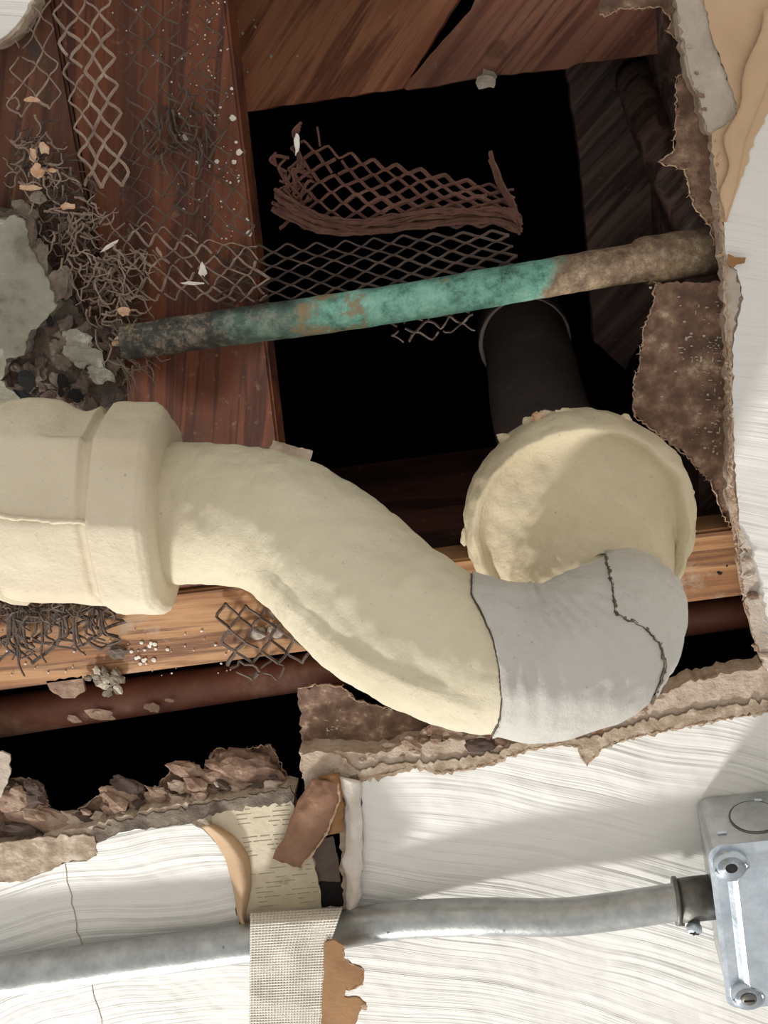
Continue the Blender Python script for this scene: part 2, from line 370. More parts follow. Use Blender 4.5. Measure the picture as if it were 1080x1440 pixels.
# exposed grey gypsum and the peeled tan facing paper top right
slab([(950,-80),(950,0),(958,40),(968,92),(986,146),(994,184),(1003,190),(1036,166),(1036,142),(1020,100),(1002,50),(990,0),(990,-80)], .4992, .0012, M['gypsum_grey'], 'bare_gypsum', ceil, jam=3, step=5, seed=61, label='exposed grey gypsum where the facing came off')
slab([(988,-80),(990,0),(1001,50),(1020,100),(1036,144),(1036,165),(1001,188),(1004,232),(1015,312),(1022,312),(1047,240),(1053,215),(1084,150),(1130,62),(1145,-80)], .4978, .0007, M['tan_paper'], 'facing_paper', ceil, jam=2, step=6, seed=62, label='tan facing paper with its paint peeled off')
def peel(u, v):   # curled lip of tan paper standing off the ceiling
    line = [(1112,20),(1080,118),(1048,196),(1036,258),(1019,312)]
    k = u*4; i = min(3, int(k)); t = k-i; x = line[i][0]*(1-t)+line[i+1][0]*t; y = line[i][1]*(1-t)+line[i+1][1]*t
    wv = 34*(1-u)**.7+4
    return P(x-wv*v+5*math.sin(u*21)*v, y-wv*.25*v, .4972-.004*math.sin(v*2.4)*(1-u*.6))
sheet(peel, 24, 8, .0006, M['tan_paper'], 'paper_curl', ceil, label='curled lip of tan facing paper')
slab([(1024,357),(1034,362),(1049,362),(1047,370),(1036,372),(1030,378),(1022,372)], .4955, .0006, M['ochre_paper'], 'paper_tab', ceil, jam=1, step=5, seed=63)
slab([(1016,372),(1032,378),(1042,400),(1036,440),(1030,480),(1020,480)], .4984, .0006, M['gypsum_grey'], 'bare_gypsum', ceil, jam=3, step=5, seed=64)
slab([(1040,745),(1052,760),(1062,800),(1074,860),(1084,900),(1090,950),(1072,935),(1056,880),(1044,820)], .4976, .0015, M['gypsum_grey'], 'bare_gypsum', ceil, jam=4, step=5, seed=65)
# broken edge strata along right side
for k, (ln, zz) in enumerate([([(1003,190),(1010,300),(1017,372),(1022,500),(1026,600),(1024,700),(1034,750),(1044,830),(1062,900),(1078,940)], .502), ([(1006,190),(1013,300),(1020,372),(1026,500),(1029,600),(1030,700),(1040,750)], .4985)]):
    rim(ln, zz, M['fibre'], ceil, .0010, 70+k)
# bottom edges: layered paper under the core
slab([(-60,1195),(0,1186),(60,1178),(110,1175),(132,1176),(137,1200),(124,1210),(95,1213),(60,1228),(36,1238),(-60,1246)], .4979, .0009, M['edge_paper'], 'facing_paper', ceil, jam=3, step=6, seed=66, label='brownish facing paper below the rubble edge')
slab([(500,1082),(560,1074),(620,1070),(690,1060),(740,1044),(800,1034),(812,1040),(840,1034),(900,1016),(960,1004),(1020,994),(1078,985),(1090,1000),(1020,1013),(960,1024),(900,1037),(846,1054),(826,1078),(812,1052),(790,1048),(740,1057),(700,1073),(652,1085),(618,1089),(580,1081),(545,1091),(506,1102)], .4981, .0010, M['edge_paper'], 'facing_paper', ceil, jam=5, step=5, seed=67, label='tan facing paper bared along the broken edge')
rim([(506,1096),(545,1088),(580,1078),(618,1086),(652,1082),(700,1070),(740,1054),(790,1045),(812,1050),(826,1076),(845,1052),(900,1034),(1020,1011),(1085,1000)], .498, M['fibre'], ceil, .0006, 73)
# rubble stuck to the broken edges: each lump a part
def rubble(line, n, smin, smax, spread, z, mats, seed, parent=None, name='gypsum_lump'):
    r = random.Random(seed)
    seg = [math.dist(a, b) for a, b in zip(line, line[1:])]; T = sum(seg)
    for i in range(n):
        d = r.random()*T; k = 0
        while d > seg[k] and k < len(seg)-1: d -= seg[k]; k += 1
        t = d/seg[k]; x = line[k][0]*(1-t)+line[k+1][0]*t; y = line[k][1]*(1-t)+line[k+1][1]*t+r.uniform(-spread, spread)
        s = smin+(smax-smin)*r.random()**2
        chunk(x, y, z+r.uniform(-.003, .004), s*r.uniform(1, 1.9), s*r.uniform(.55, 1), M[r.choice(mats)], name, parent or ceil, seed*50+i, .7, r.uniform(-.3, .6))
rubble([(-10,1165),(60,1160),(140,1150),(210,1130),(300,1112),(400,1100)], 46, 5, 15, 16, .506, ['rubble_tan', 'rubble_tan', 'rubble_dark', 'gypsum'], 5)
rubble([(0,1105),(45,1125),(70,1160)], 10, 10, 20, 10, .509, ['rubble_tan', 'rubble_dark'], 6)
for k, (x, y, a, b, m) in enumerate([(60,1152,46,20,'rubble_tan'),(20,1125,28,22,'rubble_tan'),(48,1108,14,12,'rubble_dark'),(165,1118,24,16,'rubble_tan'),(180,1104,24,12,'rubble_dark'),(225,1122,20,14,'rubble_tan'),(262,1082,26,14,'rubble_tan'),(250,1106,14,10,'gypsum'),(312,1094,38,15,'rubble_tan'),(345,1078,50,26,'paper'),(280,1110,30,12,'rubble_tan'),(118,1152,16,10,'rubble_dark'),(120,1160,24,10,'rubble_tan'),(385,1110,32,9,'rubble'),(330,1122,60,8,'rubble'),(230,1140,60,8,'rubble'),(110,1178,24,12,'flap_paper'),(46,1148,34,17,'rubble_tan')]):
    chunk(x, y, .5075, a, b, M[m], 'gypsum_lump', ceil, 300+k, .4, .12, sub=3, sharp=.35)
rubble([(600,1035),(640,1045),(690,1058)], 16, 6, 13, 10, .503, ['rubble_tan', 'gypsum', 'rubble_dark'], 8)
rubble([(540,1052),(575,1045),(620,1032),(700,1050),(760,1050)], 26, 4, 10, 9, .503, ['rubble_tan', 'gypsum', 'flap_paper'], 9)
rubble([(820,1022),(900,998),(960,975),(1020,960),(1078,950)], 46, 4, 13, 13, .504, ['rubble_tan', 'gypsum', 'flap_paper'], 10)
rubble([(430,1068),(530,1066),(600,1062)], 18, 3, 7, 5, .502, ['rubble_tan', 'gypsum'], 12)
rubble([(955,10),(975,90),(995,170)], 14, 2, 5, 5, .500, ['gypsum_grey', 'rubble_tan'], 13)
rubble([(1045,760),(1060,850),(1078,930)], 22, 3, 8, 8, .499, ['gypsum_grey', 'gypsum', 'paper'], 14)
rubble([(1012,330),(1020,450),(1024,560),(1028,700)], 18, 1.5, 4, 4, .500, ['gypsum', 'fibre'], 15)
for k, (x, y, a, b, m) in enumerate([(680,1045,34,16,'rubble_tan'),(655,1018,26,12,'rubble_dark'),(625,1030,26,12,'rubble_tan'),(1030,962,40,16,'rubble_tan'),(1060,985,26,14,'flap_paper'),(990,970,16,18,'gypsum')]):
    chunk(x, y, .503, a, b, M[m], 'gypsum_lump', ceil, 360+k, .35, .1, sub=3, sharp=.35)
slab([(-70,1060),(-4,1058),(14,1062),(14,1090),(2,1120),(-8,1135),(-70,1150)], .5035, .0012, M['gypsum_grey'], 'bare_gypsum', ceil, jam=3, step=6, seed=69)
slab([(130,1166),(200,1146),(280,1132),(340,1122),(408,1106),(414,1118),(408,1127),(330,1139),(280,1152),(200,1166),(140,1182)], .4988, .0012, M['rubble'], 'grey_core', ceil, jam=4, step=5, seed=71, label='grey stained gypsum under the rubble')  # flat dark grey band along the rubble edge
bmf = bmesh.new(); rf = random.Random(31)
for k in range(150):
    q = rf.random(); x, y = (rf.gauss(1002, 12), rf.uniform(420, 640)) if q < .5 else ((rf.uniform(955, 1012), 478+rf.uniform(-6, 30)) if q < .7 else ((rf.gauss(470, 10), rf.gauss(1025, 16)) if q < .85 else (rf.uniform(905, 1010), rf.uniform(400, 620))))
    if x > 1014: x = 1014-rf.random()*10
    b2 = bmesh.ops.create_icosphere(bmf, subdivisions=1, radius=1)['verts']; c = P(x, y, .5122); w = depth(c)/F*rf.uniform(.6, 2.3); a = rf.uniform(.4, 2.2)
    for v in b2: v.co = c+Vector((v.co.x*w*a, v.co.y*w/a, v.co.z*.0006))
obj('gypsum_crumb', bmf, M['gypsum_grey'], ceil, kind='stuff')
# the notch: cream compound face, dark strip, paper curl
slab([(300,1140),(330,1128),(408,1122),(414,1134),(426,1170),(442,1215),(450,1250),(452,1288),(352,1340),(340,1300),(322,1240),(296,1170)], .4995, .0006, M['compound'], 'joint_compound', ceil, jam=2, step=6, seed=80, label='cream joint compound with tape ridges')
bmr = bmesh.new(); rr = random.Random(4)
for row in range(22):
    y0 = 1140+row*6.6; xs = 330+row*1.7; xe = 412+row*1.9; x = xs
    while x < xe:
        L = rr.uniform(4, 26)
        if rr.random() < .62:
            a = P(x, y0-(x-330)*.10, .4994); b = P(min(xe, x+L), y0-(min(xe, x+L)-330)*.10, .4994); tube(bmr, [a, b], [.00028, .0002], 4)
        x += L+rr.uniform(2, 9)
obj('tape_ridge', bmr, mottled('grey green grime', [(.3, (138, 132, 108)), (.7, (176, 168, 144))], 90, .9), ceil, kind='stuff')
slab([(436,1185),(468,1176),(476,1210),(484,1284),(450,1286),(444,1240)], .5018, .0006, M['grey_paper'], 'backing_paper', ceil, jam=1, step=5, seed=82, label='grey brown paper strip deep in the joint')
slab([(446,1252),(450,1240),(480,1240),(486,1284),(450,1286)], .5012, .0006, M['black'], 'joint_gap', ceil, jam=2, step=6, seed=83)  # black sheet painting the shade inside the open joint
def curl2(u, v):
    line = [(283,1162),(300,1180),(317,1208),(328,1250),(334,1290),(352,1330)]
    k = u*5; i = min(4, int(k)); t = k-i; x = line[i][0]*(1-t)+line[i+1][0]*t; y = line[i][1]*(1-t)+line[i+1][1]*t
    wv = 8+26*math.sin(math.pi*min(1, u*1.05+.12))
    return P(x+wv*v, y-4*v, .4972+.0035*v-.007*math.sin(v*3.0))
sheet(curl2, 24, 8, .0006, M['tan_paper'], 'paper_curl', ceil, label='curled tan facing paper edge')
def strip(u, v):
    L = [(470,1090),(484,1130),(487,1180),(482,1180+30),(488,1250),(486,1290)]; R = [(508,1098),(508,1135),(511,1180),(509,1215),(508,1255),(498,1290)]
    k = u*5; i = min(4, int(k)); t = k-i
    a = [L[i][q]*(1-t)+L[i+1][q]*t for q in (0, 1)]; b = [R[i][q]*(1-t)+R[i+1][q]*t for q in (0, 1)]
    n = noise.noise(Vector((u*9, v*3, 4)))
    return P(a[0]*(1-v)+b[0]*v+n*3, a[1]*(1-v)+b[1]*v, .497-.004*math.sin(v*math.pi)-.004*u+n*.0012)
sheet(strip, 34, 10, .002, M['gypsum_pale'], 'torn_strip', ceil, label='ragged hanging strip of white gypsum')
slab([(424,1062),(445,1056),(478,1062),(505,1085),(480,1100),(468,1092),(440,1100),(428,1110)], .4985, .0015, M['gypsum'], 'bare_gypsum', ceil, jam=2, step=5, seed=86)
bmc = bmesh.new()
tube(bmc, [P(x, y, .4984) for x, y in jag([(92,1215),(98,1250),(108,1300),(120,1345),(132,1400),(150,1470)], 3, 9, False, 3)], .0004, 4)
obj('hairline_crack', bmc, mottled('crack shade', [(.3, (150, 136, 120)), (.7, (176, 162, 146))], 60), ceil)
# ------------------------------------------------------------------ added unseen shell above the ceiling, keeps world light out of the void
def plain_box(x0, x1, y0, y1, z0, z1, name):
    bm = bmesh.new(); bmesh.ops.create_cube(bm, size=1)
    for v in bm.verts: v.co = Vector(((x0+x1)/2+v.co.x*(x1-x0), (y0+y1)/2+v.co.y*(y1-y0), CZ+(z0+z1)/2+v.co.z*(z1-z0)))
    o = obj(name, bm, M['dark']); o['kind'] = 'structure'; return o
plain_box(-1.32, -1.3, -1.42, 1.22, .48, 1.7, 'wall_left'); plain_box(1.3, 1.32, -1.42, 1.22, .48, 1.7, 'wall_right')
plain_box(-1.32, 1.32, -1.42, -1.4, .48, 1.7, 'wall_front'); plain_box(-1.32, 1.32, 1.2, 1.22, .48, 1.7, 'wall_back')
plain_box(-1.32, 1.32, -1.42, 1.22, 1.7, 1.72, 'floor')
# ------------------------------------------------------------------ framing
def lerp2(a, b, t): return (a[0]+(b[0]-a[0])*t, a[1]+(b[1]-a[1])*t)
o = box_from([lerp2((0,862),(1040,741),-.5), lerp2((0,862),(1040,741),1.5), lerp2((0,972),(1040,839),1.5), lerp2((0,972),(1040,839),-.5)], .516, .022, M['wood_strip'], 'furring_strip', origin=P(500,850,.516))
tag(o, 'weathered tan wooden strip crossing behind the cream pipe at its lowest bend', 'wood strip'); strip_joist = o
o = box_from([lerp2((0,858),(1040,737),-.5), lerp2((0,858),(1040,737),1.5), lerp2((0,955),(1040,822),1.5), lerp2((0,955),(1040,822),-.5)], .5385, .20, M['wood_deep'], 'ceiling_joist', origin=P(500,850,.5385))  # shaded side of the joist, modelled as a separate darker board
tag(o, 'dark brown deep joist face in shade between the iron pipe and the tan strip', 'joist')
o = box_from([(39,-200),(295,-200),(391,626),(402,720),(415,822),(224,828),(208,720),(190,626)][0:2]+[(413,810),(224,832)], .5165, .019, M['wood_red'], 'framing_board', origin=P(250,300,.5165))
tag(o, 'wide red-brown wooden board speckled with white paint, left of the dark opening', 'board'); red_board = o
o = box_from([(-260,-200),(38,-200),(200,720),(-130,720)], .524, .019, M['wood_red_far'], 'framing_board', origin=P(40,250,.524))
tag(o, 'dusty red-brown wooden board at the far left behind the wire lath', 'board')
o = box_from([(960,-160),(1180,-160),(1180,760),(985,745)], .565, .36, M['wood_dark'], 'ceiling_joist', origin=P(1000,300,.565))
tag(o, 'dark grey-brown wooden joist behind the torn right edge of the ceiling', 'joist')
def plank(poly, mat, label, z=.66):
    c = P(sum(p[0] for p in poly)/len(poly), sum(p[1] for p in poly)/len(poly), z)
    return tag(slab(poly, z, .02, mat, 'subfloor_plank', jam=1.5, step=14, seed=int(poly[0][0])+9, origin=c), label, 'plank')
plank([(250,-420),(830,-420),(655,-20),(640,6),(566,124),(450,141),(345,157),(250,170)], M['wood_plank'], 'reddish-brown diagonal subfloor plank with bold grain, left of the gap')
plank([(900,-420),(1250,-420),(1060,60),(810,90),(800,96),(690,107),(572,127),(566,122),(662,14),(676,-20),(690,-60)], M['wood_plank2'], 'darker brown diagonal subfloor plank right of the gap', .664)
plank([(795,90),(1060,50),(1020,250),(880,520),(835,480),(822,300),(812,200)], M['wood_dark'], 'dark splintered board slanting along the right of the opening', .72)
chunk(685, 112, .655, 15, 12, M['gypsum_grey'], 'plaster_flake', None, 5, .3, origin=P(685,112,.655)); tag(bpy.context.scene.collection.objects[-1], 'small grey plaster flake stuck under the darker plank edge', 'plaster flake')
# paint specks on the red board and plank
r = random.Random(12)
def specks(parent, spots, z, name='paint_speck'):
    bm = bmesh.new()
    for x, y, s in spots:
        b2 = bmesh.ops.create_icosphere(bm, subdivisions=1, radius=1)['verts']; c = P(x, y, z); w = depth(c)/F*s
        for v in b2: v.co = c+Vector((v.co.x*w*r.uniform(.8, 1.3), v.co.y*w*r.uniform(.8, 1.2), v.co.z*.0005))
    return obj(name, bm, M['white_dot'], parent, kind='stuff', label='spatter of white paint specks')
sp = [(327,166,5),(336,214,5),(332,200,2.5),(277,229,3.5),(305,227,3.5),(260,195,6),(293,30,3),(326,125,2.5),(310,151,2),(252,160,2.2),(300,44,2),(329,228,4),(350,328,5),(258,295,2.5),(311,283,2),(336,255,2),(348,310,3),(324,257,2),(264,134,2),(283,205,2)]
for _ in range(120):
    y = r.uniform(0, 340); x = 318+y*.115-abs(r.gauss(0, 60))
    if x > 150: sp.append((x-2, y, r.uniform(.5, 1.7)))
specks(red_board, sp, .5162)
sp = [(332,44,3.2),(341,47,2.2),(357,28,1.5),(359,38,2),(381,79,2.4),(348,101,2),(418,79,1.6),(333,30,2),(548,24,1.2),(491,62,1)]
bpy.data.objects['subfloor_plank']; specks(bpy.data.objects['subfloor_plank'], sp, .6595)
r = random.Random(5)
specks(strip_joist, [(r.uniform(0, 330), r.uniform(885, 950)-0, r.uniform(.6, 2.2)) for _ in range(45)]+[(r.gauss(205, 12), r.gauss(915, 8), r.uniform(1, 4)) for _ in range(16)], .5155)
for k, (x, y, a, b) in enumerate([(1012,806,6,4),(1022,795,3,3),(1026,786,3,2)]):
    chunk(x, y, .5162, a, b, M['black'], 'worm_hole', strip_joist, 600+k, .2)
# plaster clot on the joist
t = thing('plaster_clot', 'ragged clot of grey plaster stuck to the lower edge of the tan strip', 'plaster clot', P(145,952,.515))
for k in range(26):
    a = r.uniform(0, 6.28); q = r.random()**.6*30
    chunk(147+math.cos(a)*q, 955+math.sin(a)*q*.65, .513, r.uniform(4, 10), r.uniform(3, 8), M[r.choice(['rubble', 'gypsum_grey', 'rubble'])], 'plaster_lump', t, 640+k, .6, r.uniform(0, 3))
slab([(65,958),(115,950),(120,972),(105,982),(88,982),(70,970)], .516, .002, M['rubble_tan'], 'paper_scrap', t, jam=2, step=6, seed=3)
chunk(165, 918, .514, 14, 10, M['rubble'], 'plaster_lump', t, 700, .4)
# ------------------------------------------------------------------ lower copper pipe
t = thing('copper_pipe', 'long dull brown copper pipe running beside the lower edge of the tan strip', 'pipe', P(250,975,.55))
obj('tube', pxtube([(-220,1040,.55,29),(0,1008,.55,29),(440,944,.55,26),(1000,866,.55,24),(1150,845,.55,24)], 8, 24, nz=.0003), M['copper_brown'], t, True)
for k, (x, y, a, b) in enumerate([(140,1005,20,9),(215,995,10,8),(105,1012,10,6),(238,985,8,3)]):
    chunk(x, y, .5335, a, b, M['rubble_tan'], 'mortar_smear', t, 720+k, .15, .1)
# ------------------------------------------------------------------ green copper pipe
t = thing('corroded_pipe', 'green-crusted corroded copper pipe slanting across the opening above the cream pipes', 'pipe', P(560,427,.495))
obj('tube', pxtube([(176,481,.494,24),(200,478,.494,24.5),(370,454,.494,26),(560,427,.497,26.5),(740,396,.505,27),(850,377,.515,27),(925,365,.522,28)], 14, 32, nz=.0005, fq=90), M['patina'], t, True)
cp = obj('coupling', pxtube([(903,368,.521,28),(906,367,.521,33),(930,363,.523,33.5),(970,357,.530,34),(1000,353,.534,33),(1008,352,.535,28)], 5, 32, nz=.0006, fq=80), M['patina'], t, True, label='fatter brown coupling at the right end')
obj('riser', pxtube([(1040,420,.545,24),(1003,360,.545,28),(982,320,.553,30),(952,255,.59,31),(920,180,.65,31),(895,110,.72,30)], 8, 24, nz=.0004), M['wood_dark'], t, True, label='dusty brown riser going up into the dark')
# ------------------------------------------------------------------ drain pipe with plaster jackets
drain = thing('drain_pipe', 'cream plaster-jacketed drain pipe with S bend, hub, round collar and white tape', 'drain pipe', PD(500,800,.47))
path = [(190,722,.50,96),(260,722,.497,97),(330,724,.493,98),(385,737,.488,100),(440,768,.481,104),(498,818,.468,107),(556,866,.456,107),(625,902,.447,106),(700,924,.441,105),(770,930,.438,107),(826,912,.443,103),(864,880,.458,92),(878,856,.480,77),(876,836,.505,66)]
pc = cr4([(PD(a, b, w), rp) for a, b, w, rp in path], 12)
C = [x[0] for x in pc]; R = [x[1]*depth(x[0])/F for x in pc]
FR = frames(C)
SG = 1 if FR[100][1].dot(PD(700,800,.44)-PD(700,930,.44)) > 0 else -1
def surf(t, th, k=1.0, off=0):     # point on the jacket: t in rings, th angle (90 deg faces the camera)
    t = max(0, min(len(C)-1.001, t)); i = int(t); f = t-i
    c = C[i].lerp(C[i+1], f); rr_ = R[i]*(1-f)+R[i+1]*f; s = FR[i][1].lerp(FR[i+1][1], f); u = FR[i][2].lerp(FR[i+1][2], f)
    d = s*math.cos(th)+u*math.sin(th); q = c+d*rr_
    n = .0015*noise.noise(q*38)+.0009*noise.noise(q*110)+.0004*noise.noise(q*260)
    dn = -math.cos(th)*SG; n += .0026*max(0, min(1, (dn-.42-.10*noise.noise(q*30))/.07))*max(0, min(1, (t-42)/16))*max(0, min(1, (98-t)/8))
    return c+d*(rr_*k+n+off)
bm = bmesh.new(); SEG = 96; NR = (len(C)-1)*2
rings = [[bm.verts.new(surf(i/2, 2*math.pi*k/SEG)) for k in range(SEG)] for i in range(NR+1)]
for a, b in zip(rings, rings[1:]):
    for k in range(SEG): bm.faces.new((a[k], a[(k+1) % SEG], b[(k+1) % SEG], b[k]))
bm.faces.new(rings[0]); bm.faces.new(rings[-1])
obj('bend_jacket', bm, M['jacket'], drain, True, label='smooth cream plaster over the S bend')
# hub at the left
hubpts = [(-60,.55),(-40,.70),(-12,.88),(4,.97),(24,1.04),(50,1.06),(150,1.06),(156,1.03),(162,1.035),(168,1.11),(172,1.115),(226,1.115),(234,1.075),(238,1.02),(238.7,.98),(239,.70)]
def prof(x):
    for (a, p), (b, q) in zip(hubpts, hubpts[1:]):
        if a <= x <= b: return p+(q-p)*(x-a)/(b-a)
    return hubpts[0][1] if x < hubpts[0][0] else hubpts[-1][1]
bm = bmesh.new(); xs = [-60+i*3.0 for i in range(34)]+[42+i*4 for i in range(27)]+[150+i*2 for i in range(44)]+[237,238,239]
hc = [(PD(x, 708+x*.022, .492)) for x in xs]
hs = (PD(100, 720, .492)-PD(0, 720, .492)).normalized(); hv = hs.cross((CAM-PD(100,715,.492)).normalized()).normalized(); hf = hv.cross(hs)
rings = []
for x, c in zip(xs, hc):
    ring = []
    for k in range(120):
        a = 2*math.pi*k/120
        # many-sided body: soft facets, a long crease facing the camera
        fac = (a-.605) % (math.pi/4)-math.pi/8; poly = math.cos(math.pi/8)/math.cos(fac)
        poly = poly*.62+.38*.985
        rr_ = 138*.492/F*prof(x)*poly*1.03
        up = math.cos(a)*-1
        if x > 150 and math.cos(a) < 0: rr_ *= 1-.065*abs(math.cos(a)) if True else 1
        if 30 < x < 158 and math.cos(a) > 0: rr_ *= 1-.035*math.cos(a)
        q = c+(hv*math.cos(a)+hf*math.sin(a))*rr_
        # dents along the top edge
        top = max(0, -hv.dot((PD(100,600,.492)-PD(100,720,.492)).normalized())*-1)
        imy = 708-(math.cos(a)*138)
        if math.cos(a)*(1 if hv.dot(PD(100,600,.492)-PD(100,720,.492)) > 0 else -1) > .6:
            q -= hv*math.copysign(1, math.cos(a))*.0052*math.exp(-((x-128)/26)**2)*1.0
        n = .0018*noise.noise(q*32+Vector((3, 0, 0)))+.0007*noise.noise(q*120)
        ring.append(bm.verts.new(q+(q-c).normalized()*n))
    rings.append(ring)
for a, b in zip(rings, rings[1:]):
    for k in range(120): bm.faces.new((a[k], a[(k+1) % 120], b[(k+1) % 120], b[k]))
bm.faces.new(rings[0]); bm.faces.new(rings[-1])
obj('hub_jacket', bm, M['jacket_hub'], drain, True, label='chunky many-sided cream plaster hub with a raised band')
def onhub(x, v, lift): # v: px across, seen from the camera
    return PD(x, 708+v, .492-.0475-lift)
bm = bmesh.new()
tube(bm, [PD(x, y, .4402) for x, y in jag([(-10,724),(60,732),(120,735),(152,739)], 2, 7, False, 9)], .0011, 6, nz=.0008, fq=300)
obj('jacket_seam', bm, M['jacket_hub'], drain, True)
# pipe stub beyond hub to the left
bm = bmesh.new(); tube(bm, [PD(-260, 702, .50), PD(-50, 706, .495)], .034, 32); obj('pipe_stub', bm, M['jacket'], drain, True)
# round collar
cc = P(815, 735, .492); Rr = 160*depth(cc)/F
colp = [(.30,.024),(.55,.023),(.80,.021),(.92,.018),(.98,.012),(1.0,.004),(.985,-.006),(.94,-.013),(.90,-.014),(.86,-.012),(.82,-.010),(.78,-.011),(.73,-.016),(.69,-.024),(.65,-.033),(.60,-.041),(.5,-.047),(.30,-.050)]
cs = cr([Vector((a, b, 0)) for a, b in colp], 6)
bm = bmesh.new(); rings = []
for q in cs:
    ring = []
    for k in range(144):
        a = 2*math.pi*k/144; d = Vector((math.cos(a), math.sin(a), 0))
        off = Vector((0, 0, 0))
        s_ = max(0, min(1, (.86-q.x)/.20)); s_ = s_*s_*(3-2*s_)*(1 if q.y < 0 else 0); off = Vector((.008, .030, 0))*s_
        p = cc+d*(q.x*Rr)+Vector((0, 0, q.y))+off
        n = .0034*noise.noise(p*26)+.0016*noise.noise(p*85)+.0008*noise.noise(p*220)+(.0032*abs(noise.noise(p*55+Vector((5, 5, 5)))) if q.x > .9 else 0)
        ring.append(bm.verts.new(p+(d*.7+Vector((0, 0, -.7)))*n))
    rings.append(ring)
for a, b in zip(rings, rings[1:]):
    for k in range(144): bm.faces.new((a[k], a[(k+1) % 144], b[(k+1) % 144], b[k]))
bm.faces.new(rings[0]); bm.faces.new(rings[-1])
obj('collar_jacket', bm, M['jacket_collar'], drain, True, label='wide round cream plaster collar with a rough rim')
for k, (x, y, a, b, z) in enumerate([(782,588,26,9,.500),(800,584,18,9,.498),(858,600,22,9,.497),(878,592,10,10,.5),(712,618,12,9,.500),(962,690,14,10,.495),(968,760,6,26,.495),(655,752,6,18,.495),(750,595,16,8,.502)]):
    chunk(x, y, z, a, b, M['jacket_collar'], 'plaster_blob', drain, 800+k, .7, .2, sub=3, sharp=.3)
chunk(757, 588, .495, 9, 9, M['fleck_orange'], 'orange_flake', drain, 821, .5)
# vinyl tape wrapped round the elbow
def wrap(name, t0, t1, k, mat, thr=(-.35, math.pi+.35), nu=60, nv=110, wr=0, seed=0, label=None, off=0):
    def fn(u, v):
        th = thr[0]+(thr[1]-thr[0])*v; a = t0(th); b = t1(th); t = a+(b-a)*u
        p = surf(t, th, k, off)
        if wr:
            g = wr*math.sin((t*1.1+math.sin(th*2+seed)*1.5+th*2.2))**2*max(0, noise.noise(Vector((t*.12, th*1.1, seed)))+.15)
            p = p+(p-C[int(min(t, len(C)-1))]).normalized()*g
        return p
    return sheet(fn, nu, nv, -.0008, mat, name, drain, True, label=label)
# th near 0 / pi are the two silhouettes
sgn = 1 if (FR[100][1]).dot(PD(700,800,.44)-PD(700,930,.44)) > 0 else -1   # side axis up in the photo?
def up(th): return math.cos(th)*sgn      # +1 top silhouette, -1 bottom
def crossing(th, line, lo, hi):   # first ring of the jacket, along angle th, that lies right of a mark line
    def xs(y):
        if y <= line[0][1]: return line[0][0]
        for (xa, ya), (xb, yb) in zip(line, line[1:]):
            if y <= yb: return xa+(xb-xa)*(y-ya)/(yb-ya)
        return line[-1][0]
    t = lo
    while t < hi:
        q = ROT.transposed() @ (surf(t, th)-CAM); x, y = 540-F*q.x/q.z, 720+F*q.y/q.z
        if x > xs(y): return t
        t += .25
    return hi
TH = [-.4+(math.pi+.8)*i/160 for i in range(161)]
LA = [crossing(th, [(663,838),(678,865),(694,900),(702,940),(706,985),(702,1015),(684,1048)], 60, 110) for th in TH]
LB = [crossing(th, [(851,740),(853,790),(860,830),(863,866),(884,876),(906,888),(922,904),(930,935),(918,970),(905,1000)], 90, 146) for th in TH]
def look(tab, th):
    k = max(0, min(159.999, (th+.4)/(math.pi+.8)*160)); i = int(k); return tab[i]*(1-k+i)+tab[i+1]*(k-i)
def t0a(th): return look(LA, th)
wrap('tape_wrap', t0a, lambda th: 150, 1.03, M['tape'], wr=.0026, seed=2, label='white vinyl tape wrapped round the elbow')
def t0b(th): return look(LB, th)+.5*noise.noise(Vector((th*12, 0, 0)))
wrap('tape_flap', t0b, lambda th: 155, 1.062, M['tape'], wr=.0012, seed=6, label='overlapping tape layer with a grimy torn edge')
bm = bmesh.new(); ths = [-.3+(math.pi+.6)*i/120 for i in range(121)]
def seen_y(p):
    q = ROT.transposed() @ (p-CAM); return 720+F*q.y/q.z
ths = [th for th in ths if seen_y(surf(t0b(th), th, 1.06)) > 758 and t0b(th) < 143]
tube(bm, [surf(t0b(th), th, 1.06) for th in ths], [.0007+.0005*noise.noise(Vector((th*20, 0, 0))) for th in ths], 5, nz=.0006, fq=400)
obj('tape_edge', bm, M['seam'], drain, True, label='dark grimy line along the torn tape edge')
bm = bmesh.new(); tube(bm, [surf(t0a(th)-.12, th, 1.006) for th in ths], .0005, 5); obj('tape_edge', bm, M['seam'], drain, True)
# cast-iron riser
ip = cr4([(P(812,712,.50), 0), (P(762,590,.61), 0), (P(748,520,.68), 0), (P(738,474,.74), 0)], 8)
bm = bmesh.new(); tube(bm, [x[0] for x in ip], .0308, 48, nz=.0004); iron = obj('iron_riser', bm, M['iron'], drain, True, label='black cast-iron pipe rising from the collar')
c0, c1 = P(738, 482, .735), P(722, 395, .93); ax = (c1-c0).normalized()
bm = bmesh.new(); tube(bm, [c0, c0+ax*.006, c0+ax*.05, c0+ax*.055, c0+ax*.3], [.0335, .0345, .0345, .0305, .0305], 48, nz=.0004)
bh = obj('iron_hub', bm, M['iron'], iron, True)
bm = bmesh.new(); s_ = ax.cross(Vector((1, 0, 0))).normalized(); u_ = s_.cross(ax); ring = [c0+(s_*math.cos(2*math.pi*k/64)+u_*math.sin(2*math.pi*k/64))*.0322 for k in range(65)]
tube(bm, ring, .0017, 8, nz=.0004, fq=200); obj('hub_lip', bm, M['iron_ring'], iron, True, label='dusty grey lip of the iron hub')
